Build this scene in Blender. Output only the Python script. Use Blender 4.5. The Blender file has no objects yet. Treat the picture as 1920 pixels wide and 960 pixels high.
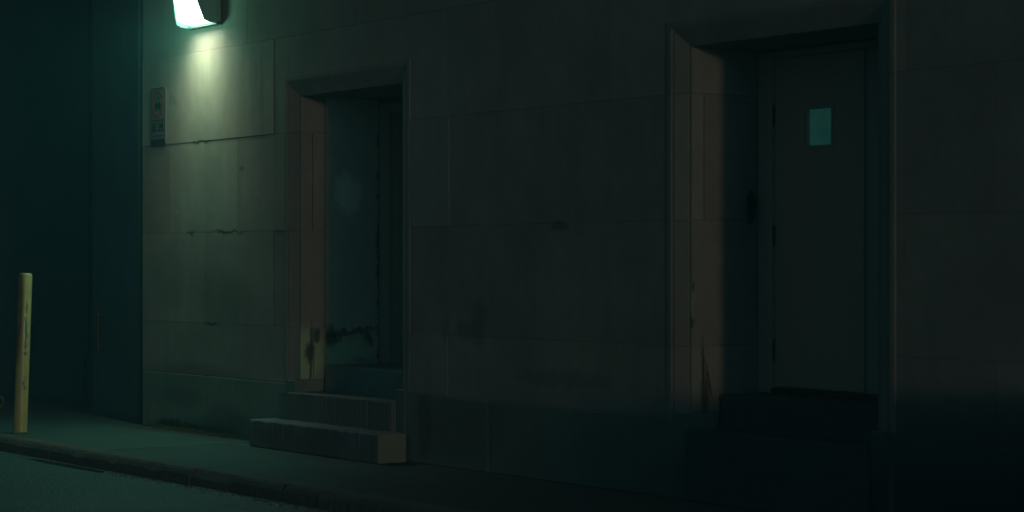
import bpy, math, random
from mathutils import Vector, Matrix
random.seed(7)
SC = bpy.context.scene
COL = SC.collection

# ------------------------------------------------------------------ camera
# world: X runs along the stone facade (corner at X=0), facade plane Y=0, street at negative Y
cam_d = bpy.data.cameras.new('camera'); cam = bpy.data.objects.new('camera', cam_d); COL.objects.link(cam)
cam.location = (17.91, -8.73, 1.482)
fwd = Vector((-0.811, 0.585, 0)).normalized()
cam.rotation_euler = fwd.to_track_quat('-Z', 'Y').to_euler()
cam_d.sensor_width = 36; cam_d.lens = 75; cam_d.shift_y = 15 / 1920
cam_d.clip_start = 0.1; cam_d.clip_end = 600
cam_d.dof.use_dof = True; cam_d.dof.focus_distance = 16.5; cam_d.dof.aperture_fstop = 1.8
SC.camera = cam

# ------------------------------------------------------------------ night light
SUN_AZ_SLOPE = 0.172            # how far the light drifts toward the facade per metre along it
SUN_ELEV = math.radians(2.9)
wd = bpy.data.worlds.new('World'); SC.world = wd; wd.use_nodes = True
nt = wd.node_tree; nt.nodes.clear()
out = nt.nodes.new('ShaderNodeOutputWorld'); bg = nt.nodes.new('ShaderNodeBackground')
sky = nt.nodes.new('ShaderNodeTexSky'); sky.sky_type = 'NISHITA'; sky.sun_disc = False
sky.sun_elevation = SUN_ELEV; sky.sun_rotation = math.radians(90) + math.atan(SUN_AZ_SLOPE)
tint = nt.nodes.new('ShaderNodeMix'); tint.data_type = 'RGBA'; tint.blend_type = 'MULTIPLY'; tint.inputs[0].default_value = 1
hs = nt.nodes.new('ShaderNodeHueSaturation'); hs.inputs['Saturation'].default_value = 0.25
nt.links.new(sky.outputs[0], hs.inputs['Color']); nt.links.new(hs.outputs[0], tint.inputs[6])
tint.inputs[7].default_value = (0.40, 0.90, 1.08, 1)
nt.links.new(tint.outputs[2], bg.inputs[0]); nt.links.new(bg.outputs[0], out.inputs[0])
bg.inputs[1].default_value = 0.0255
sun_d = bpy.data.lights.new('distant_street_light', 'SUN'); sun = bpy.data.objects.new('distant_street_light', sun_d); COL.objects.link(sun)
sd = Vector((-1, SUN_AZ_SLOPE, 0)).normalized() * math.cos(SUN_ELEV); sd.z = -math.sin(SUN_ELEV)
sun.rotation_euler = sd.to_track_quat('-Z', 'Y').to_euler(); sun.location = (30, -6, 4)
sun_d.energy = 0.24; sun_d.color = (1.0, 0.72, 0.50); sun_d.angle = math.radians(2.6)
SC.view_settings.view_transform = 'Standard'; SC.view_settings.look = 'None'
SC.view_settings.exposure = 0; SC.view_settings.gamma = 1; SC.view_settings.use_curve_mapping = False
SC.render.engine = 'CYCLES'
SC.cycles.use_denoising = True
SC.cycles.max_bounces = 6; SC.cycles.diffuse_bounces = 4
SC.cycles.sample_clamp_indirect = 2.0

# ------------------------------------------------------------------ materials
def mat(name):
    m = bpy.data.materials.new(name); m.use_nodes = True
    return m, m.node_tree, m.node_tree.nodes['Principled BSDF']

def N(t, kind, **kw):
    n = t.nodes.new(kind)
    for k, v in kw.items(): setattr(n, k, v)
    return n

def math_node(t, op, a, b=None, clamp=False):
    n = N(t, 'ShaderNodeMath', operation=op); n.use_clamp = clamp
    for i, v in enumerate((a, b)):
        if v is None: continue
        if isinstance(v, (int, float)): n.inputs[i].default_value = v
        else: t.links.new(v, n.inputs[i])
    return n.outputs[0]

def mixc(t, fac, a, b, mode='MIX'):
    n = N(t, 'ShaderNodeMix', data_type='RGBA', blend_type=mode)
    for s, v in ((0, fac), (6, a), (7, b)):
        if isinstance(v, (int, float)): n.inputs[s].default_value = v
        elif isinstance(v, tuple): n.inputs[s].default_value = v if len(v) == 4 else v + (1,)
        else: t.links.new(v, n.inputs[s])
    return n.outputs[2]

def noise(t, vec, scale, detail=5, rough=0.55, stretch=None):
    n = N(t, 'ShaderNodeTexNoise'); n.inputs['Scale'].default_value = scale
    n.inputs['Detail'].default_value = detail; n.inputs['Roughness'].default_value = rough
    if stretch:
        mp = N(t, 'ShaderNodeMapping'); mp.inputs['Scale'].default_value = stretch
        t.links.new(vec, mp.inputs[0]); vec = mp.outputs[0]
    t.links.new(vec, n.inputs['Vector'])
    return n

def ramp(t, fac, lo, hi):
    n = N(t, 'ShaderNodeMapRange'); n.inputs['From Min'].default_value = lo; n.inputs['From Max'].default_value = hi
    t.links.new(fac, n.inputs['Value']); return n.outputs[0]

def blob(t, vec, c, r, roll=0.0, edge=0.35):
    """soft ellipsoid mask with its own place on the stone (a stain, or painted light or shade); roll turns it about Y"""
    mp = N(t, 'ShaderNodeMapping', vector_type='TEXTURE')
    mp.inputs['Location'].default_value = c; mp.inputs['Scale'].default_value = r
    mp.inputs['Rotation'].default_value = roll if isinstance(roll, tuple) else (0, roll, 0)
    t.links.new(vec, mp.inputs[0])
    ln = N(t, 'ShaderNodeVectorMath', operation='LENGTH'); t.links.new(mp.outputs[0], ln.inputs[0])
    return ramp(t, ln.outputs['Value'], 1 + edge, 1 - edge)

def stone_mat(name, base=(0.36, 0.34, 0.30), var=0.22, stains_and_shading=(), rough=0.85, bump=0.25, streak=0.35, wobble=0.05, attr=True):
    m, t, p = mat(name)
    pos = N(t, 'ShaderNodeNewGeometry').outputs['Position']
    n1 = noise(t, pos, 1.3, 6, 0.6); n2 = noise(t, pos, 9, 6, 0.65); n3 = noise(t, pos, 2.2, 4, 0.6, (3.0, 3.0, 0.35))
    n4 = noise(t, pos, 160, 3, 0.6)
    c = mixc(t, ramp(t, n1.outputs[0], 0.3, 0.72), tuple(x * (1 - var) for x in base), tuple(min(1, x * (1 + var)) for x in base))
    c = mixc(t, math_node(t, 'MULTIPLY', ramp(t, n3.outputs[0], 0.48, 0.75), streak), c, tuple(x * 0.55 for x in base))
    c = mixc(t, math_node(t, 'MULTIPLY', ramp(t, n2.outputs[0], 0.40, 0.64), 0.32), c, tuple(x * 0.7 for x in base))
    c = mixc(t, math_node(t, 'MULTIPLY', ramp(t, n4.outputs[0], 0.42, 0.62), 0.12), c, tuple(x * 1.5 for x in base))
    if attr:
        a = N(t, 'ShaderNodeVertexColor', layer_name='tone')
        c = mixc(t, 1.0, c, a.outputs[0], 'MULTIPLY')
    if stains_and_shading:
        wn = noise(t, pos, 11, 5, 0.7)
        off = N(t, 'ShaderNodeVectorMath', operation='SUBTRACT'); t.links.new(wn.outputs['Color'], off.inputs[0]); off.inputs[1].default_value = (.5, .5, .5)
        sc = N(t, 'ShaderNodeVectorMath', operation='SCALE'); t.links.new(off.outputs[0], sc.inputs[0]); sc.inputs['Scale'].default_value = wobble * 3
        ad = N(t, 'ShaderNodeVectorMath', operation='ADD'); t.links.new(pos, ad.inputs[0]); t.links.new(sc.outputs[0], ad.inputs[1])
        for cen, r, roll, colr, amt in stains_and_shading:
            mk = blob(t, ad.outputs[0], cen, r, roll)
            c = mixc(t, math_node(t, 'MULTIPLY', mk, amt), c, colr)
    t.links.new(c, p.inputs['Base Color'])
    p.inputs['Roughness'].default_value = rough
    b1 = N(t, 'ShaderNodeBump'); b1.inputs['Strength'].default_value = bump; b1.inputs['Distance'].default_value = 0.012
    h = math_node(t, 'ADD', n2.outputs[0], math_node(t, 'MULTIPLY', n4.outputs[0], 0.3))
    t.links.new(h, b1.inputs['Height']); t.links.new(b1.outputs[0], p.inputs['Normal'])
    return m

def plain(name, col, rough=0.6, metal=0.0, var=0.15, scale=14, bump=0.05, emit=None, es=0):
    m, t, p = mat(name)
    pos = N(t, 'ShaderNodeNewGeometry').outputs['Position']
    n = noise(t, pos, scale, 5, 0.6)
    c = mixc(t, n.outputs[0], tuple(x * (1 - var) for x in col), tuple(min(1, x * (1 + var)) for x in col))
    t.links.new(c, p.inputs['Base Color']); p.inputs['Roughness'].default_value = rough; p.inputs['Metallic'].default_value = metal
    if bump:
        b = N(t, 'ShaderNodeBump'); b.inputs['Strength'].default_value = bump; b.inputs['Distance'].default_value = 0.01
        t.links.new(n.outputs[0], b.inputs['Height']); t.links.new(b.outputs[0], p.inputs['Normal'])
    if emit:
        p.inputs['Emission Color'].default_value = emit + (1,); p.inputs['Emission Strength'].default_value = es
    return m

DARK = (0.035, 0.04, 0.035)
SHADE_NAVY = (0.018, 0.032, 0.046)  # navy tone for shade painted onto wall foot, plinth and pavement
DIRT = (0.06, 0.06, 0.05)
GRIME = (0.13, 0.13, 0.11)
PALE = (0.50, 0.50, 0.42)
M = {}
M['ashlar'] = stone_mat('limestone_ashlar', stains_and_shading=[
    ((5.40, 0, 1.06), (0.10, .3, 0.16), 0.15, GRIME, .55), ((5.22, 0, 1.00), (0.10, .3, 0.07), 0, GRIME, .5), ((4.98, 0, 1.00), (0.05, .3, 0.10), 0, GRIME, .3),
    ((6.35, 0, 1.74), (0.10, .3, 0.03), 0, DIRT, .55), ((4.75, 0, 0.62), (0.05, .3, 0.26), 0.1, GRIME, .3), ((6.4, 0, 0.7), (0.5, .3, 0.06), 0, GRIME, .35),
    ((1.0, 0, 0.50), (0.9, .3, 0.10), 0, GRIME, .5), ((2.1, 0, 3.4), (0.25, .3, 0.5), 0, GRIME, .3),
    ((1.62, 0, 1.755), (0.30, .3, 0.010), 0, DARK, .9), ((0.95, 0, 1.757), (0.10, .3, 0.009), 0, DARK, .8), ((1.35, 0, .960), (0.11, .3, 0.012), 0, DARK, .9), ((1.15, 0, 2.553), (.18, .3, .010), 0, DARK, .8),
    ((1.9, 0, 2.30), (0.03, .3, 0.02), 0, GRIME, .8), ((0.7, 0, 1.95), (0.025, .3, 0.015), 0, PALE, .7), ((0.62, 0, 2.95), (0.09, .3, .05), .4, GRIME, .4), ((2.0, 0, 2.9), (0.04, .3, .35), 0, PALE, .25), ((2.25, 0, 2.9), (0.03, .3, .4), 0, GRIME, .35),
    ((0.25, 0, 3.0), (0.12, .3, 0.5), 0, GRIME, .25), ((12.2, 0, 0.36), (4.0, .3, 0.42), 0, SHADE_NAVY, .8), ((1.55, 0, 1.2), (.5, .3, .25), .2, GRIME, .3), ((0.5, 0, 1.4), (.3, .3, .3), 0, GRIME, .25)])  # wide navy ellipse: shade painted over the wall foot at the right
M['plinth'] = stone_mat('plinth_stone', base=(0.20, 0.26, 0.225), rough=0.8, stains_and_shading=[
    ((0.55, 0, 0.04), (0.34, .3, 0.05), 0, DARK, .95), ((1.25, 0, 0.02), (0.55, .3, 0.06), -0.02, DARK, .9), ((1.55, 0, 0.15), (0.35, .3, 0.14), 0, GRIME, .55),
    ((0.25, 0, 0.12), (0.10, .3, 0.10), 0, (0.33, 0.33, 0.27), .6),
    ((0.85, 0, 0.30), (0.4, .3, 0.1), 0, GRIME, .5), ((5.1, 0, 0.3), (0.5, .3, 0.25), 0, GRIME, .6), ((4.7, 0, 0.3), (0.09, .3, 0.3), 0, DIRT, .5),
    ((12.6, 0, 0.0), (5.6, .9, 0.62), 0.0, SHADE_NAVY, .93)])  # painted shade, darkens the right-hand plinth
M['jamb'] = stone_mat('jamb_stone', base=(0.28, 0.275, 0.245), stains_and_shading=[
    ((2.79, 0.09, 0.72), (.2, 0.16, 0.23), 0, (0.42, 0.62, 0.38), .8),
    # flaking patches on the left doorway's reveal: (x, y, z)
    ((2.79, 0.135, 0.76), (.2, 0.045, 0.085), 0, DIRT, .9), ((2.79, 0.15, 0.88), (.2, 0.014, 0.14), 0, DIRT, .85), ((2.79, 0.14, 0.62), (.2, 0.014, 0.12), 0, DIRT, .8),
    ((2.79, 0.20, 0.90), (.2, 0.03, 0.06), 0, DIRT, .9),
    # cracks on the right doorway's reveal
    ((7.67, 0.14, 0.80), (.2, 0.010, 0.20), (0.02, 0, 0), DARK, .9), ((7.67, 0.155, 0.66), (.2, 0.035, 0.13), 0, DIRT, .85), ((7.67, 0.19, 0.74), (.2, 0.010, 0.12), (0.25, 0, 0), DARK, .85),
    ((7.67, 0.06, 1.34), (.2, 0.010, 0.03), 0, DARK, .9), ((7.67, 0.05, 1.11), (.2, 0.014, 0.03), 0, DARK, .9), ((7.67, 0.05, 1.20), (.2, 0.006, 0.08), 0, PALE, .5)], wobble=0.02)
M['render'] = stone_mat('painted_reveal_render', base=(0.58, 0.64, 0.57), var=0.12, rough=0.55, streak=0.15, attr=False, wobble=0.06, stains_and_shading=[
    ((2.79, 0.50, 0.92), (.3, 0.32, 0.025), (0.06, 0, 0), DIRT, .8), ((2.79, 0.33, 0.86), (.3, 0.08, 0.11), 0, DIRT, .85), ((2.79, 0.70, 0.86), (.3, 0.05, 0.05), (-.6, 0, 0), DIRT, .75),
    ((2.79, 0.27, 0.72), (.3, 0.03, 0.12), 0, DIRT, .85), ((2.79, 0.62, 0.69), (.3, 0.07, 0.025), 0, DARK, .7), ((2.79, 0.40, 0.77), (.3, 0.05, 0.02), 0, DIRT, .6),
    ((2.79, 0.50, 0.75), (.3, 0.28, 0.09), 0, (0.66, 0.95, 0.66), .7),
    ((2.79, 0.50, 2.06), (.3, 0.12, 0.16), (0.2, 0, 0), (0.92, 1.0, 0.97), 1.0),  # spot of light painted as a pale patch
    ((2.79, 0.82, 1.6), (.3, 0.03, 1.3), 0, DARK, .8)])
M['moulding'] = stone_mat('moulding_stone', base=(0.31, 0.29, 0.26), attr=True, streak=0.4)
M['step'] = stone_mat('step_stone', base=(0.17, 0.20, 0.20), var=0.3, rough=0.75, bump=0.4, attr=False, stains_and_shading=[
    ((4.53, -0.15, 0.12), (0.03, 0.3, 0.3), 0, (0.20, 0.23, 0.19), .8), ((3.2, -.3, 0.1), (0.5, .3, 0.08), 0, GRIME, .4)])
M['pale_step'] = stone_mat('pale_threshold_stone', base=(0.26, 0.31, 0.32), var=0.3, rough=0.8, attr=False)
M['shaded_step'] = stone_mat('shaded_step_stone', base=(0.055, 0.075, 0.09), var=0.3, rough=0.8, attr=False)  # right doorway steps: deep shade put into the base colour
M['rear'] = stone_mat('rear_wall_concrete', base=(0.085, 0.12, 0.145), var=0.2, attr=False, streak=0.3)
M['pier'] = stone_mat('splayed_pier_concrete', base=(0.15, 0.20, 0.21), var=0.2, attr=False, streak=0.35)
M['rear_plinth'] = stone_mat('rear_plinth_concrete', base=(0.10, 0.125, 0.145), attr=False, streak=0.4)
M['walk'] = stone_mat('sidewalk_concrete', base=(0.055, 0.115, 0.105), var=0.25, rough=0.8, bump=0.5, attr=False, streak=0, stains_and_shading=[
    ((1.0, -0.12, 0), (1.3, .12, .2), 0, DIRT, .8), ((3.2, -0.42, 0), (1.2, .10, .2), 0, DIRT, .5), ((5.5, -0.2, 0), (2.5, .2, .2), 0, DIRT, .5), ((5.2, -1.0, 0), (.4, .1, .2), 0, DIRT, .5), ((9.4, -.8, 0), (4.0, 1.4, .3), 0, SHADE_NAVY, .9)])  # navy ellipse paints shade on the pavement toward the right
M['kerb'] = stone_mat('kerb_concrete', base=(0.12, 0.12, 0.105), var=0.35, rough=0.85, bump=0.9, attr=False, streak=0)
M['door'] = plain('door_paint', (0.56, 0.47, 0.38), 0.45, var=0.10, scale=3)
M['door_dark'] = plain('door_frame_paint', (0.47, 0.44, 0.38), 0.5, var=0.12, scale=5)
M['grey_metal'] = plain('grey_painted_metal', (0.10, 0.115, 0.12), 0.6)
M['metal'] = plain('dark_metal', (0.05, 0.055, 0.055), 0.45, 0.6)
M['lampbody'] = plain('green_lamp_housing', (0.20, 0.44, 0.37), 0.45, 0.0)
M['lamprim'] = plain('dark_lamp_rim', (0.07, 0.16, 0.135), 0.6)
M['sign'] = plain('sign_sheet', (0.17, 0.185, 0.18), 0.5, 0, var=0.12)
M['sign_dark'] = plain('sign_dark_ink', (0.03, 0.035, 0.035), 0.5)
M['sign_red'] = plain('sign_red_ink', (0.33, 0.05, 0.04), 0.5)
M['rust'] = plain('rusty_iron', (0.13, 0.09, 0.07), 0.8, 0.1, var=0.4)
M['moss'] = plain('dark_moss', (0.03, 0.04, 0.02), 0.95, var=0.5, scale=60)
M['blue_door'] = plain('blue_grey_door', (0.22, 0.27, 0.33), 0.5)
M['pane'] = plain('lit_wired_glass', (0.02, 0.05, 0.045), 0.2, 0, var=0.2, emit=(0.10, 0.62, 0.48), es=0.055)
_m = M['pane']; _t = _m.node_tree; _p = _t.nodes['Principled BSDF']; _g = N(_t, 'ShaderNodeNewGeometry').outputs['Position']
_n = noise(_t, _g, 7, 3, .5); _t.links.new(mixc(_t, ramp(_t, _n.outputs[0], .3, .7), (0.05, 0.48, 0.45), (0.16, 0.70, 0.50)), _p.inputs['Emission Color'])
M['lens'] = plain('lamp_lens', (0.8, 0.8, 0.75), 0.3, 0, emit=(0.80, 1.0, 0.84), es=14)
M['litter'] = plain('pale_litter', (0.5, 0.5, 0.45), 0.6)
# wet asphalt
def asphalt():
    m, t, p = mat('asphalt')
    pos = N(t, 'ShaderNodeNewGeometry').outputs['Position']
    a = noise(t, pos, 0.9, 5, 0.6); g = noise(t, pos, 48, 3, 0.75); v = N(t, 'ShaderNodeTexVoronoi'); v.inputs['Scale'].default_value = 38
    t.links.new(pos, v.inputs['Vector'])
    c = mixc(t, a.outputs[0], (0.022, 0.07, 0.068), (0.04, 0.125, 0.118))
    c = mixc(t, math_node(t, 'MULTIPLY', ramp(t, g.outputs[0], 0.5, 0.64), 0.8), c, (0.11, 0.28, 0.27))
    t.links.new(c, p.inputs['Base Color'])
    t.links.new(ramp(t, a.outputs[0], 0.2, 1.0), p.inputs['Roughness'])
    n = N(t, 'ShaderNodeMapRange'); n.inputs['To Min'].default_value = 0.45; n.inputs['To Max'].default_value = 0.8
    t.links.new(a.outputs[0], n.inputs['Value']); t.links.new(n.outputs[0], p.inputs['Roughness'])
    b = N(t, 'ShaderNodeBump'); b.inputs['Strength'].default_value = 0.9; b.inputs['Distance'].default_value = 0.012
    t.links.new(math_node(t, 'ADD', g.outputs[0], v.outputs[0]), b.inputs['Height']); t.links.new(b.outputs[0], p.inputs['Normal'])
    return m
M['asphalt'] = asphalt()
M['water'] = plain('gutter_water', (0.02, 0.035, 0.035), 0.22, 0, var=0.1, scale=5, bump=0.02)
# chipped yellow bollard paint
def yellow():
    m, t, p = mat('chipped_yellow_paint')
    pos = N(t, 'ShaderNodeTexCoord').outputs['Object']
    n = noise(t, pos, 7, 5, 0.65); g = noise(t, pos, 26, 6, 0.75); st = noise(t, pos, 9, 5, 0.7, (1, 1, .3))
    c = mixc(t, ramp(t, n.outputs[0], 0.35, 0.7), (0.66, 0.56, 0.21), (0.50, 0.44, 0.18))
    c = mixc(t, math_node(t, 'MULTIPLY', ramp(t, g.outputs[0], 0.60, 0.66), 0.7), c, (0.12, 0.14, 0.10))
    # a run of blue-grey chips, a rusty band up the side that faces the wall
    for cz, cx, rz in ((1.10, 0.01, .05), (1.0, 0.0, .03), (.93, .008, .07), (.86, .02, .04), (.78, .01, .05), (.70, .012, .02), (.44, 0, .025), (.40, .02, .02)):
        mp = N(t, 'ShaderNodeVectorMath', operation='ADD'); t.links.new(pos, mp.inputs[0])
        sc = N(t, 'ShaderNodeVectorMath', operation='SCALE'); t.links.new(g.outputs['Color'], sc.inputs[0]); sc.inputs['Scale'].default_value = 0.05
        t.links.new(sc.outputs[0], mp.inputs[1])
        mk = blob(t, mp.outputs[0], (0.061 + cx * .2 + .025, -0.012 + cx * .8 + .025, cz + .025), (0.022, 0.013, rz), 0, .25)
        c = mixc(t, math_node(t, 'MULTIPLY', mk, .85), c, (0.10, 0.17, 0.20))
    mk = blob(t, pos, (0.0, -0.066, 1.10), (0.07, 0.048, 0.50), 0, .30)
    c = mixc(t, math_node(t, 'MULTIPLY', mk, math_node(t, 'MULTIPLY', ramp(t, st.outputs[0], 0.25, 0.5), .95)), c, (0.20, 0.10, 0.035))
    t.links.new(c, p.inputs['Base Color']); p.inputs['Roughness'].default_value = 0.30
    b = N(t, 'ShaderNodeBump'); b.inputs['Strength'].default_value = 0.25; b.inputs['Distance'].default_value = 0.004
    t.links.new(g.outputs[0], b.inputs['Height']); t.links.new(b.outputs[0], p.inputs['Normal'])
    return m
M['yellow'] = yellow()

# ------------------------------------------------------------------ mesh helpers
class MB:
    def __init__(s): s.v = []; s.f = []; s.t = []; s.sm = []
    def quadset(s, verts, faces, tone=1.0, smooth=False):
        o = len(s.v); s.v += [tuple(v) for v in verts]
        for f in faces: s.f.append([o + i for i in f]); s.t.append(tone); s.sm.append(smooth)
    def box(s, x0, x1, y0, y1, z0, z1, tone=1.0, c=0.0):
        """box, optionally with chamfered edges c"""
        if c <= 0:
            vs = [(x, y, z) for x in (x0, x1) for y in (y0, y1) for z in (z0, z1)]
            s.quadset(vs, [(0, 1, 3, 2), (4, 6, 7, 5), (0, 4, 5, 1), (2, 3, 7, 6), (0, 2, 6, 4), (1, 5, 7, 3)], tone)
            return
        import bmesh
        bm = bmesh.new(); bmesh.ops.create_cube(bm, size=1)
        for v in bm.verts: v.co = Vector(((x0 + x1) / 2 + v.co.x * (x1 - x0), (y0 + y1) / 2 + v.co.y * (y1 - y0), (z0 + z1) / 2 + v.co.z * (z1 - z0)))
        bmesh.ops.bevel(bm, geom=list(bm.edges), offset=c, segments=1, affect='EDGES', profile=0.5)
        bm.verts.ensure_lookup_table()
        s.quadset([v.co[:] for v in bm.verts], [[v.index for v in f.verts] for f in bm.faces], tone); bm.free()
    def tube(s, pts, r, seg=16, caps=True, smooth=True, tone=1.0):
        rs = r if isinstance(r, (list, tuple)) else [r] * len(pts)
        pts = [Vector(p) for p in pts]; rings = []
        up = Vector((0, 0, 1))
        for i, p in enumerate(pts):
            d = (pts[min(i + 1, len(pts) - 1)] - pts[max(i - 1, 0)])
            d = d.normalized() if d.length > 1e-9 else Vector((0, 0, 1))
            a = d.cross(up) if abs(d.dot(up)) < .95 else d.cross(Vector((0, 1, 0)))
            a.normalize(); b = d.cross(a)
            rings.append([p + a * math.cos(k * 2 * math.pi / seg) * rs[i] + b * math.sin(k * 2 * math.pi / seg) * rs[i] for k in range(seg)])
        vs = [v for rg in rings for v in rg]; fs = []
        for i in range(len(pts) - 1):
            for k in range(seg):
                fs.append((i * seg + k, i * seg + (k + 1) % seg, (i + 1) * seg + (k + 1) % seg, (i + 1) * seg + k))
        s.quadset(vs, fs, tone, smooth)
        if caps:
            s.quadset(rings[0], [list(range(seg))[::-1]], tone); s.quadset(rings[-1], [list(range(seg))], tone)
    def prism(s, poly, axis, a, b, tone=1.0):
        """poly of 2D points extruded along axis from a to b"""
        n = len(poly)
        def P(p, q): return {'x': (q, p[0], p[1]), 'y': (p[0], q, p[1]), 'z': (p[0], p[1], q)}[axis]
        vs = [P(p, a) for p in poly] + [P(p, b) for p in poly]
        fs = [list(range(n))[::-1], [n + i for i in range(n)]] + [(i, (i + 1) % n, n + (i + 1) % n, n + i) for i in range(n)]
        s.quadset(vs, fs, tone)
    def build(s, name, m, parent=None, loc=None):
        me = bpy.data.meshes.new(name); me.from_pydata(s.v, [], s.f); me.materials.append(m)
        ca = me.color_attributes.new('tone', 'FLOAT_COLOR', 'CORNER')
        for p in me.polygons:
            p.use_smooth = s.sm[p.index]
            for li in p.loop_indices: ca.data[li].color = (s.t[p.index],) * 3 + (1,)
        import bmesh
        bm = bmesh.new(); bm.from_mesh(me); bmesh.ops.recalc_face_normals(bm, faces=bm.faces); bm.to_mesh(me); bm.free()
        o = bpy.data.objects.new(name, me); COL.objects.link(o)
        if parent: o.parent = parent
        if loc: o.location = loc
        return o

def tag(o, label=None, cat=None, group=None, kind=None):
    for k, v in (('label', label), ('category', cat), ('group', group), ('kind', kind)):
        if v: o[k] = v
    return o
def thing(name, label, cat, loc=(0, 0, 0), group=None, kind=None):
    o = bpy.data.objects.new(name, None); COL.objects.link(o); o.location = loc; o.empty_display_size = 0.3
    return tag(o, label, cat, group, kind)

# ------------------------------------------------------------------ ground
b = MB(); b.box(-60, 40, -60, 25, -0.60, -0.115); tag(b.build('road', M['asphalt']), kind='structure')
b = MB()      # sidewalk slabs, split by thin joints
b.box(-40, 40, -1.42, 3.0, -0.113, -0.012)
xs = [-40, -12, -9.2, -7.2, -5.2, -3.2, -1.4, 0.45, 2.25, 4.15, 6.0, 7.9, 9.8, 11.7, 13.6, 40]
for i in range(len(xs) - 1):
    b.box(xs[i] + .005, xs[i + 1] - .005, -1.42, 3.0, -0.012, random.uniform(-.003, 0.001), c=0.002)
tag(b.build('sidewalk', M['walk']), kind='structure')
# kerb stones with a rough broken arris
b = MB()
x = -16.0; rnd = random.Random(3)
while x < 22:
    L = rnd.uniform(1.5, 2.1); n = 70; y0 = -1.60 + rnd.uniform(-.015, .015); rows = []
    for i in range(n + 1):
        xx = x + (L - .012) * i / n
        ch = .004 + abs(rnd.gauss(0, 0.004)) + max(0, math.sin(xx * 5.1 + math.sin(xx * 2.3) * 3) - .75) * .05; e = rnd.gauss(0, .002)
        rows.append([(xx, y0 - 0.012 + e, -0.113), (xx, y0 + e, -0.035 - ch * 1.3), (xx, y0 + .012 + ch + e, -0.012 - ch * .6), (xx, y0 + .035 + ch, 0.0), (xx, -1.421, 0.001), (xx, -1.421, -0.113)])
    vs = [p for r in rows for p in r]; fs = []
    for i in range(n):
        for k in range(5): fs.append((i * 6 + k, (i + 1) * 6 + k, (i + 1) * 6 + k + 1, i * 6 + k + 1))
    fs += [tuple(range(6)), tuple(n * 6 + k for k in range(6))]
    b.quadset(vs, fs); x += L
tag(b.build('kerb', M['kerb']), kind='structure')

# ------------------------------------------------------------------ the stone building
CZ = [0.51, 0.963, 1.757, 2.557, 3.345, 4.14, 4.93, 5.72, 6.3]
OPEN = [(2.775, 4.345), (7.655, 9.32)]; TOP = 2.865; SP = 0.10    # SP: width of the splayed margin round each doorway
XR = 16.0
bld = thing('stone_building', 'pale limestone building of large smooth ashlar blocks with two deep doorways', 'building')
b = MB()
def slab(mb, y0, y1, z0, z1):
    ex = [0.0] + [e for o in OPEN for e in o] + [XR]
    for i in range(0, len(ex), 2): mb.box(ex[i] + (0.012 if i == 0 else 0), ex[i + 1], y0, y1, z0, min(z1, TOP))
    mb.box(0.012, XR, y0, y1, TOP, z1)
# core behind the facing, cut round the doorways
(o1, o2), (o3, o4) = OPEN
for a, c in ((0.012, o1 + .008), (o2 - .008, o3 + .008), (o4 - .008, XR)): b.box(a, c, 0.046, 1.6, 0, TOP + .02)
b.box(0.012, XR, 0.046, 1.6, TOP + .02, 6.3)
for a, c in ((0.012, o1 - SP), (o2 + SP, o3 - SP), (o4 + SP, XR)): b.box(a, c, 0.005, 0.0455, 0, TOP + SP * .95)
b.box(0.012, XR, 0.005, 0.0455, TOP + SP * .95, 6.3)
core = b.build('wall_core', M['ashlar'], bld)
# facing blocks
def facing(mb, x0, x1, z0, z1, proud, tone):
    j = 0.0018; ch = 0.0012; y = -proud
    a, c, d, e = x0 + j, x1 - j, z0 + j, z1 - j
    vs = [(a, .006, d), (c, .006, d), (c, .006, e), (a, .006, e), (a, y + ch, d), (c, y + ch, d), (c, y + ch, e), (a, y + ch, e),
          (a + ch, y, d + ch), (c - ch, y, d + ch), (c - ch, y, e - ch), (a + ch, y, e - ch)]
    mb.quadset(vs, [(0, 1, 5, 4), (1, 2, 6, 5), (2, 3, 7, 6), (3, 0, 4, 7), (4, 5, 9, 8), (5, 6, 10, 9), (6, 7, 11, 10), (7, 4, 8, 11), (8, 9, 10, 11)], tone)
JOINTS = {0: [0.58, 5.01, 6.35, 10.21],
          1: [1.22, 2.43, 4.9, 6.1, 9.55],
          2: [0.58, 1.83, 5.03, 6.85, 10.21],
          3: [1.20, 2.44, 5.0, 5.52, 6.9, 9.55],
          4: [0.56, 1.98, 3.4, 4.7, 5.9, 7.2, 8.4, 9.7],
          5: [1.2, 2.6, 3.9, 5.3, 6.5, 7.9, 9.1], 6: [.6, 2, 3.4, 4.7, 5.9, 7.2, 8.4, 9.7], 7: [1.2, 2.6, 3.9, 5.3, 6.5, 7.9, 9.1]}
rb = random.Random(11); b = MB()
for r in range(len(CZ) - 1):
    z0, z1 = CZ[r], CZ[r + 1]
    cuts = sorted([0.0] + JOINTS.get(r, []) + [11.4, 12.7, 14.1, XR])
    for i in range(len(cuts) - 1):
        x0, x1 = cuts[i], cuts[i + 1]; pr = rb.uniform(0.0, 0.0002); tn = rb.uniform(0.86, 1.08)
        if r == 3 and i == 1: pr = 0.007; tn = 1.12
        if r == 3 and i == 0: pr = 0.006; tn = 1.08
        if r <= 2 and x0 < 2: pr += 0.003
        if z0 >= TOP: facing(b, x0, x1, z0, z1, pr, tn); continue
        pieces = [(x0, x1)]
        for (oa, ob) in OPEN:
            oa -= SP; ob += SP; nx = []
            for (p, q) in pieces:
                if q <= oa or p >= ob: nx.append((p, q)); continue
                if p < oa: nx.append((p, oa))
                if q > ob: nx.append((ob, q))
                if z1 > TOP + SP * .95: facing(b, max(p, oa), min(q, ob), TOP + SP * .95, z1, pr, tn)
            pieces = nx
        for (p, q) in pieces:
            if q - p > 0.01: facing(b, p, q, z0, z1, pr, tn)
b.build('ashlar_facing', M['ashlar'], bld)
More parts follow.
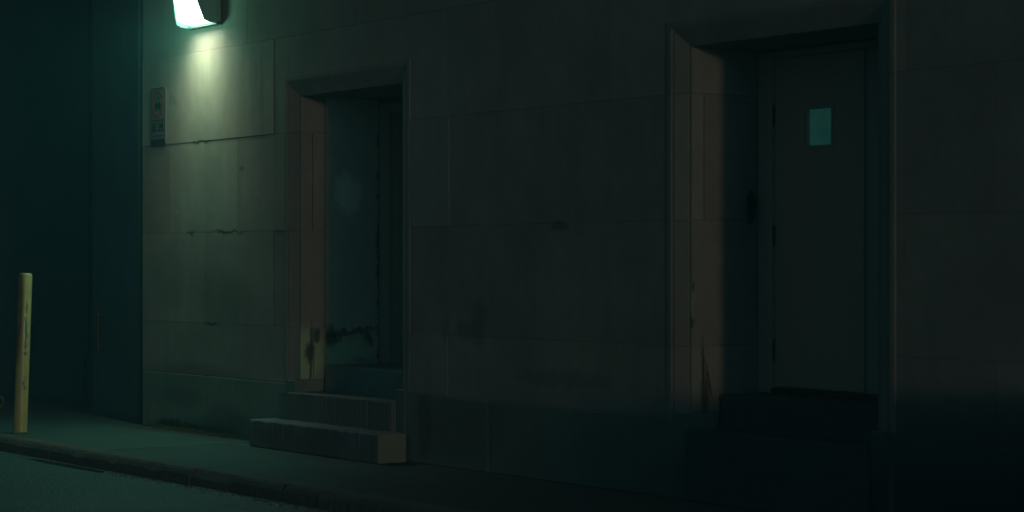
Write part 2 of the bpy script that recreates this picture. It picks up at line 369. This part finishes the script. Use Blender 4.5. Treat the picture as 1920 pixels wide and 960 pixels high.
# plinth, slightly proud
rp = random.Random(5)
for (a, c, cuts) in ((0, 2.72, [1.22]), (4.42, 7.60, [5.53, 6.6]), (9.46, XR, [11, 12.6, 14.2])):
    e = [a] + cuts + [c]; b = MB()
    for i in range(len(e) - 1): b.box(e[i] + .0035, e[i + 1] - .0035, -0.004 - rp.uniform(0, .0015), 0.014, 0.0, 0.507, rp.uniform(.88, 1.08), c=0.006)
    b.build('plinth', M['plinth'], bld)
# reveals
JR = [0.54, 0.963, 1.757, 2.557, TOP]
def jamb_blocks(mb, x, depth, side, cuts, rnd):
    for k in range(len(JR) - 1):
        ys = [0.004] + (cuts.get(k, [])) + [depth]
        for i in range(len(ys) - 1):
            xa, xb = (x, x + .03) if side < 0 else (x - .03, x)
            pr = rnd.uniform(0, .003)
            xa, xb = (xa, xb + pr) if False else (xa, xb)
            mb.box(xa - .0 - (0.03 if side < 0 else 0), xb + (0.03 if side > 0 else 0), ys[i] + .002, ys[i + 1] - .002, JR[k] + .003, JR[k + 1] - .003, rnd.uniform(.85, 1.05), c=0.003)
for (oa, ob), dl, cuts in ((OPEN[0], 0.29, {2: [0.16], 0: [0.17]}), (OPEN[1], 0.63, {2: [0.15], 1: [], 0: []})):
    b = MB(); rj = random.Random(int(oa * 10))
    for k in range(len(JR) - 1):
        ys = [0.044] + cuts.get(k, []) + [dl]
        for i in range(len(ys) - 1):
            b.box(oa - .03, oa + .022 + rj.uniform(0, .003), ys[i] + .0025, ys[i + 1] - .0025, JR[k] + .003, JR[k + 1] - .003, rj.uniform(.88, 1.06), c=0.003)
        b.box(ob - .022, ob + .03, 0.044, dl, JR[k] + .003, JR[k + 1] - .003, rj.uniform(.88, 1.06), c=0.003)
    b.box(oa - .02, ob + .02, 0.044, dl + .5, TOP - .012, TOP + .03, .9)
    b.build('door_reveal', M['jamb'], bld)
    for xa, xb, ya in ((oa - .098, oa + .03, -.009), (ob - .03, ob + .098, -.0075)):
        b = MB(); b.box(xa, xb, ya, 0.258, 0, 0.536, .9, c=0.006); b.build('base_block', M['plinth'], bld)
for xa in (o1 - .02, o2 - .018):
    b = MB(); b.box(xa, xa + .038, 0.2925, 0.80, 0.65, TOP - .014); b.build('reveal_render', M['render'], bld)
# splayed margins with a thin outer bead, mitred at the head, jointed with the courses
PROF = [(0, -.062), (0, -.042), (.092, -.001), (.098, -.008), (.110, -.008), (.114, .005), (.122, .007), (.152, .007), (.160, .005), (.162, -.004)]
for (oa, ob) in OPEN:
    b = MB(); n = len(PROF); rj = random.Random(int(ob * 7))
    zc = [0.537, 0.963, 1.757, 2.557, None]
    for side in (-1, 1):
        e = oa if side < 0 else ob
        for q in range(4):
            lo = [(e + side * w, -p, zc[q] + .0015) for w, p in PROF]
            hi = [(e + side * w, -p, (TOP + w * .95) if zc[q + 1] is None else zc[q + 1] - .0015) for w, p in PROF]
            b.quadset(lo + hi, [(k, n + k, n + k + 1, k + 1) for k in range(n - 1)] + [tuple(range(n)), tuple(n + k for k in range(n))], rj.uniform(.92, 1.06))
    lo = [(oa - w, -p, TOP + w * .95) for w, p in PROF]; hi = [(ob + w, -p, TOP + w * .95) for w, p in PROF]
    b.quadset(lo + hi, [(k, n + k, n + k + 1, k + 1) for k in range(n - 1)] + [tuple(range(n)), tuple(n + k for k in range(n))])
    b.build('door_surround', M['moulding'], bld)

# ---- steps
def worn(mb, x0, x1, y0, y1, z0, z1, c, seed):
    """stone block with softened, chipped arrises"""
    import bmesh
    from mathutils import noise as mn
    bm = bmesh.new(); bmesh.ops.create_cube(bm, size=1)
    for v in bm.verts: v.co = Vector(((x0 + x1) / 2 + v.co.x * (x1 - x0), (y0 + y1) / 2 + v.co.y * (y1 - y0), (z0 + z1) / 2 + v.co.z * (z1 - z0)))
    bmesh.ops.bevel(bm, geom=list(bm.edges), offset=c, segments=2, affect='EDGES', profile=0.6)
    long_ = [e for e in bm.edges if e.calc_length() > .6]
    bmesh.ops.subdivide_edges(bm, edges=long_, cuts=70, use_grid_fill=True)
    for v in bm.verts:
        ex = min(v.co.x - x0, x1 - v.co.x); ey = min(v.co.y - y0, y1 - v.co.y); ez = z1 - v.co.z
        near = sum(1 for q in (ex, ey, ez) if q < c * 1.3)
        n = mn.noise(v.co * 9 + Vector((seed, 0, 0))); m = mn.noise(v.co * 28 + Vector((0, seed, 0)))
        if near >= 2:
            k = .003 + max(0, m) * .012 + max(0, n) * .010
            if ez < c * 1.3: v.co.z -= k
            if v.co.y - y0 < c * 1.3: v.co.y += k
            if x1 - v.co.x < c * 1.3: v.co.x -= k * .7
        v.co.z += n * .0025 if ez < .05 else 0
    mb.quadset([v.co[:] for v in bm.verts], [[q.index for q in f.verts] for f in (bm.verts.index_update(), bm.faces)[1]], 1.0); bm.free()
def steps(oa, ob, label, lx0, lx1):
    t = thing('doorway_steps', label, 'steps', (0, 0, 0), 'stone steps up to the two doorways')
    if lx0:
        b = MB(); worn(b, lx0, lx1, -0.30, -0.048, 0.0, 0.222, 0.014, 1); b.build('step', M['step'], t)
    b = MB(); worn(b, oa - .045 if lx0 else oa + .032, ob - .033 if lx0 else ob - .032, -0.046, -0.023, 0.002, 0.44, 0.008, 2) if lx0 else None; b.box(oa + .032, ob - .032, -0.0225, 0.26, 0.002, 0.4395, c=.004); b.build('step', M['step'] if lx0 else M['shaded_step'], t)
    b = MB(); worn(b, oa + .032, ob - .032, 0.262, 0.90, 0.002, 0.655, 0.012, 3); b.build('threshold', M['pale_step'] if lx0 else M['shaded_step'], t)
    return t
steps(o1, o2, 'three worn stone steps with a pale end face, below the left doorway', 2.55, 4.53)
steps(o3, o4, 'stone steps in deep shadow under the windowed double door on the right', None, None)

# ---- left door: deep in its reveal, only the moulded jamb side shows
d = thing('door_left', None, None); d.name = 'recessed_door'; d.parent = bld
for k in list(d.keys()): del d[k]
b = MB(); b.box(2.80, 2.95, 0.80, 0.90, 0.657, 2.82, c=.004); b.box(4.25, 4.322, 0.80, 0.90, 0.657, 2.82, c=.004); b.box(2.95, 4.25, 0.80, 0.90, 2.74, 2.82)
for q in (2.965, 2.99, 3.02): b.box(q, q + .010, 0.83, 0.90, 0.657, 2.74)
fr = b.build('door_frame', M['door_dark'], d)
b = MB(); b.box(3.035, 4.245, 0.87, 0.92, 0.665, 2.735, c=.003)
for (z0, z1) in ((0.8, 1.5), (1.65, 2.6)): b.box(3.18, 4.1, 0.858, 0.868, z0, z1, c=.006)
b.build('door_leaf', M['door_dark'], d)
# ---- right double door with a little wired window
d2 = thing('double_door', None, None); d2.parent = bld
for k in list(d2.keys()): del d2[k]
b = MB(); b.box(7.684, 7.798, 0.60, 0.72, 0.657, 2.842, c=.004); b.box(9.262, 9.294, 0.60, 0.72, 0.657, 2.842, c=.004); b.box(7.80, 9.26, 0.62, 0.72, 2.80, 2.842, c=.003)
b.build('door_frame', M['door_dark'], d2)
wx0, wx1, wz0, wz1 = 8.10, 8.32, 2.222, 2.457
b = MB(); x0, x1, z0, z1, ya, yb = 7.803, 8.592, 0.70, 2.795, 0.64, 0.69
b.box(x0, wx0, ya, yb, z0, z1); b.box(wx1, x1, ya, yb, z0, z1); b.box(wx0, wx1, ya, yb, z0, wz0); b.box(wx0, wx1, ya, yb, wz1, z1)
lf = b.build('door_leaf', M['door'], d2)
b = MB()
for a in ((wx0 - .018, wx0 + .004, wz0 - .018, wz1 + .018), (wx1 - .004, wx1 + .018, wz0 - .018, wz1 + .018)): b.box(a[0], a[1], ya - .008, ya + .004, a[2], a[3], c=.002)
b.box(wx0 + .004, wx1 - .004, ya - .0075, ya + .004, wz0 - .018, wz0 + .004); b.box(wx0 + .004, wx1 - .004, ya - .0075, ya + .004, wz1 - .004, wz1 + .018)
b.build('window_frame', M['door_dark'], lf)
b = MB(); b.box(wx0 - .002, wx1 + .002, ya + .022, ya + .03, wz0 - .002, wz1 + .002); b.build('window_pane', M['pane'], lf)
for hz in (2.43, 1.66, 0.93):
    b = MB(); b.tube([(7.802, 0.631, hz - .07), (7.802, 0.631, hz + .07)], .008, 10); b.build('hinge', M['metal'], lf)
b = MB(); b.box(8.600, 9.258, 0.648, 0.69, 0.70, 2.795, c=.003); b.box(8.594, 8.604, 0.634, 0.646, 0.70, 2.795)
l2 = b.build('door_leaf', M['door_dark'], d2)
b = MB(); b.box(7.80, 9.26, 0.60, 0.72, 0.656, 0.69, c=.006); b.build('sill', M['metal'], d2)
# ---- fitting on the right reveal
t = thing('wall_hook', 'small black iron hook and catch on the stone reveal left of the windowed door', 'hook', (7.682, 0.54, 1.785))
b = MB(); b.box(0, .012, -.035, .035, -.01, .13, c=.003); b.prism([(-.035, .13), (.035, .13), (0, .175)], 'x', 0, .012); b.build('backplate', M['metal'], t)
b = MB(); b.tube([(.012, 0, .10), (.05, -.005, .10), (.062, -.01, .07), (.055, -.03, .03), (.035, -.035, .01)], [.012, .012, .013, .011, .009], 10); b.build('hook', M['metal'], t)
b = MB(); b.tube([(.02, -.02, .02), (.03, -.025, -.02), (.025, -.02, -.05)], [.014, .018, .010], 10); b.build('catch', M['metal'], t)

# ------------------------------------------------------------------ wall lamp
lamp = thing('wall_lamp', 'lit wall pack lamp with a glowing slanted lens over the block wall', 'wall lamp', (1.265, 0, 3.60))
W = .27
def hexa(mb, p, thick):
    """panel: quad p plus its copy moved by thick"""
    t_ = Vector(thick); vs = [Vector(q) for q in p] + [Vector(q) + t_ for q in p]; k = len(p)
    mb.quadset(vs, [tuple(range(k)), tuple(2 * k - 1 - i for i in range(k))] + [(i, (i + 1) % k, k + (i + 1) % k, k + i) for i in range(k)])
b = MB()
b.box(-W, W, -.045, -.008, -.0305, .40, c=.004)                                   # back box
for sx in (-1, 1):                                                           # cheeks lean in toward the lens
    hexa(b, [(sx * W, -.0455, -.045), (sx * .266, -.125, -.038), (sx * .259, -.166, -.020), (sx * .254, -.183, .026), (sx * .170, -.268, .345), (sx * .262, -.0455, .395)], (-sx * .008, 0, 0))
hexa(b, [(-.26, -.0455, .396), (.26, -.0455, .396), (.17, -.275, .352), (-.17, -.275, .352)], (0, 0, .010))
b.build('housing', M['lampbody'], lamp)
b = MB(); b.box(-W - .002, W + .002, -.057, -.008, -.054, -.031, c=.003); b.build('rim', M['lamprim'], lamp)
b = MB(); rows = []
for z_, y_, hx in ((-.026, -.058, .195), (-.014, -.110, .212), (.004, -.156, .236), (.030, -.176, .246), (.19, -.226, .202), (.345, -.270, .158)):
    rows.append([(hx * f, y_ + (.020 if abs(f) > .99 else (.006 if abs(f) > .9 else 0)), z_ + (.010 if abs(f) > .99 and z_ < .05 else 0)) for f in (-1, -.92, -.8, 0, .8, .92, 1)])
rows.append([(f * .15, -.12, .345) for f in (-1, -.92, -.8, 0, .8, .92, 1)])
rows.append([(f * .21, -.058, .10) for f in (-1, -.92, -.8, 0, .8, .92, 1)])
vs = [p for r_ in rows for p in r_]; fs = []
nr = len(rows)
for i in range(nr):
    for k in range(6): fs.append((i * 7 + k, i * 7 + k + 1, ((i + 1) % nr) * 7 + k + 1, ((i + 1) % nr) * 7 + k))
fs += [tuple(i * 7 for i in range(nr)), tuple(i * 7 + 6 for i in range(nr))]
b.quadset(vs, fs); b.build('lens', M['lens'], lamp)
def spot(name, loc, aim, size, blend, e, col, rad):
    l = bpy.data.lights.new(name, 'SPOT'); l.energy = e; l.color = col; l.spot_size = math.radians(size); l.spot_blend = blend; l.shadow_soft_size = rad
    o = bpy.data.objects.new(name, l); COL.objects.link(o); o.parent = lamp; o.location = loc
    o.rotation_euler = (Vector(aim) - Vector(loc)).to_track_quat('-Z', 'Y').to_euler(); return o
def strip(name, loc, sx, sy, spread, e, col, tilt=0.0):
    l = bpy.data.lights.new(name, 'AREA'); l.shape = 'RECTANGLE'; l.size = sx; l.size_y = sy; l.energy = e; l.color = col; l.spread = math.radians(spread)
    o = bpy.data.objects.new(name, l); COL.objects.link(o); o.parent = lamp; o.location = loc; o.rotation_euler = (tilt, 0, 0); return o
strip('lamp_downlight', (0, -.128, -.0150), .40, .05, 150, 4.6, (1.0, 0.97, 0.66), math.radians(-24))
strip('lamp_strip', (0, -.092, -.0240), .38, .05, 180, .75, (1.0, .70, .46), math.radians(-15))
spot('lamp_throw', (0, -.22, -.06), (0.1, -3.0, -3), 118, .55, 47, (0.04, 1.0, 0.80), .08)
spot('lamp_wall_wash', (-.02, -.30, -.07), (-.10, 0, -1.0), 108, 1.0, 18, (.84, .98, .60), .12)
spot('lamp_low_wash', (0, -.32, -.07), (0, .05, -2.6), 72, 1.0, 8, (.45, 1.0, .62), .12)
gl = bpy.data.lights.new('lamp_glow', 'POINT'); gl.energy = 9; gl.color = (0.34, 1.0, 0.66); gl.shadow_soft_size = .08
go = bpy.data.objects.new('lamp_glow', gl); COL.objects.link(go); go.parent = lamp; go.location = (-.05, -.50, -.08)

# ------------------------------------------------------------------ no-stopping sign
sg = thing('parking_sign', 'weathered metal parking sign with a red ring and a car, left of the lamp', 'sign', (0.335, 0.010, 2.56))
def rrect(x0, x1, z0, z1, r, k=5):
    pts = []
    for cx, cz, a0 in ((x1 - r, z1 - r, 0), (x0 + r, z1 - r, 90), (x0 + r, z0 + r, 180), (x1 - r, z0 + r, 270)):
        for i in range(k + 1):
            a = math.radians(a0 + 90 * i / k); pts.append((cx + r * math.cos(a), cz + r * math.sin(a)))
    return pts
b = MB(); b.prism(rrect(-.15, .15, 0, .52, .03), 'y', -.022, -.0155); pl = b.build('sign_plate', M['sign'], sg)
b = MB(); b.prism(rrect(-.147, .147, .003, .055, .025), 'y', -.0245, -.0222); b.build('sign_band', M['sign_dark'], pl)
b = MB()
for q in ((-.149, -.142, .057, .505), (.142, .149, .057, .505), (-.128, .128, .513, .519)): b.box(q[0], q[1], -.0242, -.0222, q[2], q[3])
b.build('sign_border', M['sign_dark'], pl)
b = MB(); k = 40; vs = []
for i in range(k):
    a = 2 * math.pi * i / k
    for r in (.118, .098):
        for yy in (-.0222, -.0245): vs.append((r * math.cos(a), yy, .37 + r * math.sin(a)))
fs = []
for i in range(k):
    o, q = i * 4, ((i + 1) % k) * 4
    fs += [(o, q, q + 1, o + 1), (o + 1, q + 1, q + 3, o + 3), (o + 3, q + 3, q + 2, o + 2), (o + 2, q + 2, q, o)]
b.quadset(vs, fs); b.build('prohibition_ring', M['sign_red'], pl)
b = MB(); Y0, Y1 = -.0245, -.0222
cz = .335
b.prism([(-.062, cz), (-.066, cz + .035), (-.050, cz + .045), (.050, cz + .045), (.066, cz + .035), (.062, cz)], 'y', Y0, Y1)     # car front
for sx in (-1, 1):
    b.prism([(sx * .046, cz + .0455), (sx * .034, cz + .090), (sx * .024, cz + .090), (sx * .036, cz + .0455)][::sx], 'y', Y0, Y1)
    b.prism(rrect(min(sx * .060, sx * .036), max(sx * .060, sx * .036), cz - .022, cz - .0005, .004), 'y', Y0, Y1)
b.prism([(-.034, cz + .0905), (.034, cz + .0905), (.030, cz + .100), (-.030, cz + .100)], 'y', Y0, Y1)
b.build('car_symbol', M['sign_dark'], pl)
b = MB()
b.box(-.12, .12, Y0, Y1, .222, .230); b.box(-.12, .12, Y0, Y1, .132, .138); b.box(-.12, .12, Y0, Y1, .085, .089)
# tow truck lifting a car
b.box(-.11, -.045, Y0, Y1, .158, .184); b.prism([(-.100, .1845), (-.055, .1845), (-.066, .202), (-.090, .202)], 'y', Y0, Y1)
for cx in (-.097, -.058, .035, .092): b.prism([(cx + .012 * math.cos(i * .6283), .150 + .012 * math.sin(i * .6283)) for i in range(10)], 'y', Y0 - .0004, Y1)
b.box(.020, .110, Y0, Y1, .158, .178); b.box(.070, .108, Y0, Y1, .1785, .206); b.prism([(-.02, .200), (.062, .1785), (.068, .184), (-.012, .207)], 'y', Y0, Y1)
b.box(-.022, -.017, Y0, Y1, .175, .1995)
b.build('towing_symbol', M['sign_dark'], pl)
for zz in (.49, .03):
    b = MB(); b.tube([(0, -.022, zz), (0, -.028, zz)], .008, 10); b.build('bolt', M['metal'], pl)
b = MB(); b.box(-.02, .02, -.0115, -.007, .02, .5); b.build('mounting_bar', M['metal'], sg)

# ------------------------------------------------------------------ rear building, set back to the left
rear = thing('rear_building', 'dark plain concrete building set back beyond the limestone corner', 'building')
RY = 0.94
b = MB(); b.box(-30, -3.24, RY, RY + .2, 0.50, 8.0); b.build('wall', M['rear'], rear)
b = MB(); b.box(-3.16, -1.85, RY, RY + .2, 0.50, 8.0); b.build('wall', M['rear'], rear)
b = MB(); b.box(-30, -1.85, RY + .201, 4.0, 0, 8.0); b.build('wall_core', M['rear_plinth'], rear)
for xa, xb in ((-30, -3.24), (-3.16, -1.85)):
    b = MB(); b.box(xa, xb, RY - .05, RY + .199, 0.0, 0.497, c=.006); b.build('plinth', M['rear_plinth'], rear)
b = MB()     # splayed pier joining the two buildings
b.prism([(-0.235, 0.07), (-1.82, .34), (-1.82, 1.6), (-0.235, 1.6)], 'z', 0.0, 8.0); b.build('splayed_pier', M['pier'], rear)
b = MB(); b.box(-.234, -.001, .30, 1.6, 0, 8.0); b.build('joint_filler', M['rear_plinth'], rear)
b = MB(); b.prism([(-0.235, 0.04), (-1.85, .315), (-1.85, .34), (-0.235, 0.068)], 'z', 0.002, 0.08); b.build('pier_footing', M['rear_plinth'], rear)
sd_ = thing('service_door', None, None); sd_.parent = rear
for k in list(sd_.keys()): del sd_[k]
b = MB(); b.box(-6.9, -5.80, RY - .04, RY - .004, 0.51, 2.28, c=.004); b.build('door_leaf', M['blue_door'], sd_)
b = MB(); b.box(-5.798, -5.72, RY - .07, RY - .004, 0.51, 2.36, c=.004); b.box(-6.98, -6.902, RY - .07, RY - .004, .51, 2.36, c=.004); b.box(-6.90, -5.80, RY - .07, RY - .004, 2.285, 2.36, c=.004)
b.build('door_frame', M['door_dark'], sd_)
t = thing('meter_box', 'small dark metal box on the rear wall just right of the bollard', 'box', (-4.63, RY, .80))
b = MB(); b.box(-.09, .09, -.10, -.002, 0, .26, c=.006); b.build('box_body', M['grey_metal'], t)
b = MB(); b.box(-.08, .08, -.108, -.1005, .01, .25, c=.003); b.build('box_lid', M['grey_metal'], t)
b = MB(); b.tube([(0, -.04, -.30), (0, -.04, 0)], .012, 8); b.build('conduit', M['metal'], t)
# conduit in the splayed pier
t = thing('conduit', 'short dark vertical conduit on the splayed pier left of the limestone corner', 'pipe', (-1.47, .262, .62))
b = MB(); b.tube([(0, -.03, 0), (0, -.03, .42)], .020, 12); b.build('pipe', M['metal'], t)
for zz in (.05, .36):
    b = MB(); b.box(-.04, .04, -.032, .02, zz, zz + .02, c=.002); b.build('bracket', M['grey_metal'], t)

# ------------------------------------------------------------------ bollard
bo = thing('bollard', 'chipped yellow steel bollard leaning slightly at the kerb', 'bollard', (0.22, -1.285, 0))
r = .0585
b = MB(); b.tube([(0, 0, 0.0), (0, 0, .7), (0, 0, 1.385), (0, 0, 1.397), (0, 0, 1.402)], [r, r, r, r - .004, r - .012], 32); post = b.build('post', M['yellow'], bo)
b = MB()
rr = random.Random(2); n = 18
for i in range(n):
    a = 2 * math.pi * i / n; b.tube([(.07 * math.cos(a), .07 * math.sin(a), .001), (.068 * math.cos(a), .068 * math.sin(a), .008 + rr.random() * .006)], [.016, .006], 6)
b.build('collar', M['kerb'], bo)
lean = Matrix.Rotation(math.radians(1.9), 4, Vector((-0.811, 0.585, 0))); post.rotation_euler = lean.to_euler()

# ------------------------------------------------------------------ standpipe at the left edge
t = thing('standpipe', 'rusty iron standpipe outlet at the left edge behind the bollard', 'standpipe', (-1.225, -.93, 0))
b = MB(); b.tube([(0, 0, 0), (0, 0, .15)], .030, 14); b.build('riser', M['metal'], t)
b = MB(); b.tube([(0, 0, .15), (.01, 0, .178), (.035, 0, .187), (.09, 0, .187)], [.032, .034, .032, .030], 14, caps=False); b.build('elbow', M['rust'], t)
b = MB(); b.tube([(.088, .048 * math.cos(q), .187 + .048 * math.sin(q)) for q in [2 * math.pi * i / 20 for i in range(21)]], .009, 8, caps=False); b.build('flange', M['rust'], t)

# ------------------------------------------------------------------ grit, moss, gutter
def clumps(name, m, n, fx, rs, seed, label, cat=None):
    rg = random.Random(seed); b = MB()
    for _ in range(n):
        x, y, z = fx(rg); r = rg.uniform(*rs); k = 5
        vs = [(x + r * rg.uniform(.6, 1.2) * math.cos(i * 2 * math.pi / k), y + r * rg.uniform(.6, 1.2) * math.sin(i * 2 * math.pi / k), z) for i in range(k)] + [(x + r * rg.uniform(-.3, .3), y, z + r * rg.uniform(.4, 1.1))]
        b.quadset(vs, [(i, (i + 1) % k, k) for i in range(k)])
    return tag(b.build(name, m), label, cat, kind='stuff')
clumps('moss', M['moss'], 900, lambda g: (g.triangular(.25, 2.45, 1.0) if g.random() < .7 else g.uniform(.3, 1.1), -.006 - abs(g.gauss(0, .020)), .0), (.010, .040), 21, 'dark moss and crumbs gathered along the foot of the limestone wall', 'moss')
clumps('gutter_grit', M['kerb'], 1600, lambda g: (g.uniform(-4, 11), -1.635 - abs(g.gauss(0, .06)), -.115), (.003, .013), 22, 'fine dark grit lying in the gutter along the kerb', 'grit')
clumps('leaf_litter', M['litter'], 46, lambda g: (g.gauss(4.9, .75), -1.70 - abs(g.gauss(0, .035)), -.112), (.004, .011), 23, 'pale specks of litter in the gutter below the steps', 'litter')
b = MB(); rw = random.Random(8); pts = []
for i in range(28):
    a = 2 * math.pi * i / 28; pts.append((2.15 + .75 * math.cos(a) * rw.uniform(.85, 1.1), -1.71 + .05 * math.sin(a) * rw.uniform(.8, 1.15)))
b.prism(pts, 'z', -.1145, -.1105); tag(b.build('puddle', M['water']), kind='structure')

# ------------------------------------------------------------------ stoop added outside the frame (keeps the low light off the foot of the wall)
t = thing('unseen_blocker', 'added unseen stoop block against the facade beyond the right doorway', 'blocker', (13.1, 0, 0))
b = MB(); b.box(-1.1, 1.1, -1.00, -.03, .002, .80, c=.02); b.build('base', M['step'], t)
b = MB(); b.box(-1.14, 1.14, -1.03, -.03, .802, .87, c=.015); b.build('blocker_cap', M['moulding'], t)

# ------------------------------------------------------------------ night haze: one closed box of even, thin air
b = MB(); b.box(-61.5, 41.5, -61.5, 26.5, -1.6, 10.5)
hm = bpy.data.materials.new('haze_air'); hm.use_nodes = True; ht = hm.node_tree; ht.nodes.clear()
ho = ht.nodes.new('ShaderNodeOutputMaterial'); hv = ht.nodes.new('ShaderNodeVolumePrincipled')
hv.inputs['Color'].default_value = (0.26, 0.80, 0.86, 1); hv.inputs['Density'].default_value = 0.009
ht.links.new(hv.outputs[0], ho.inputs['Volume'])
tag(b.build('haze', hm), kind='stuff')
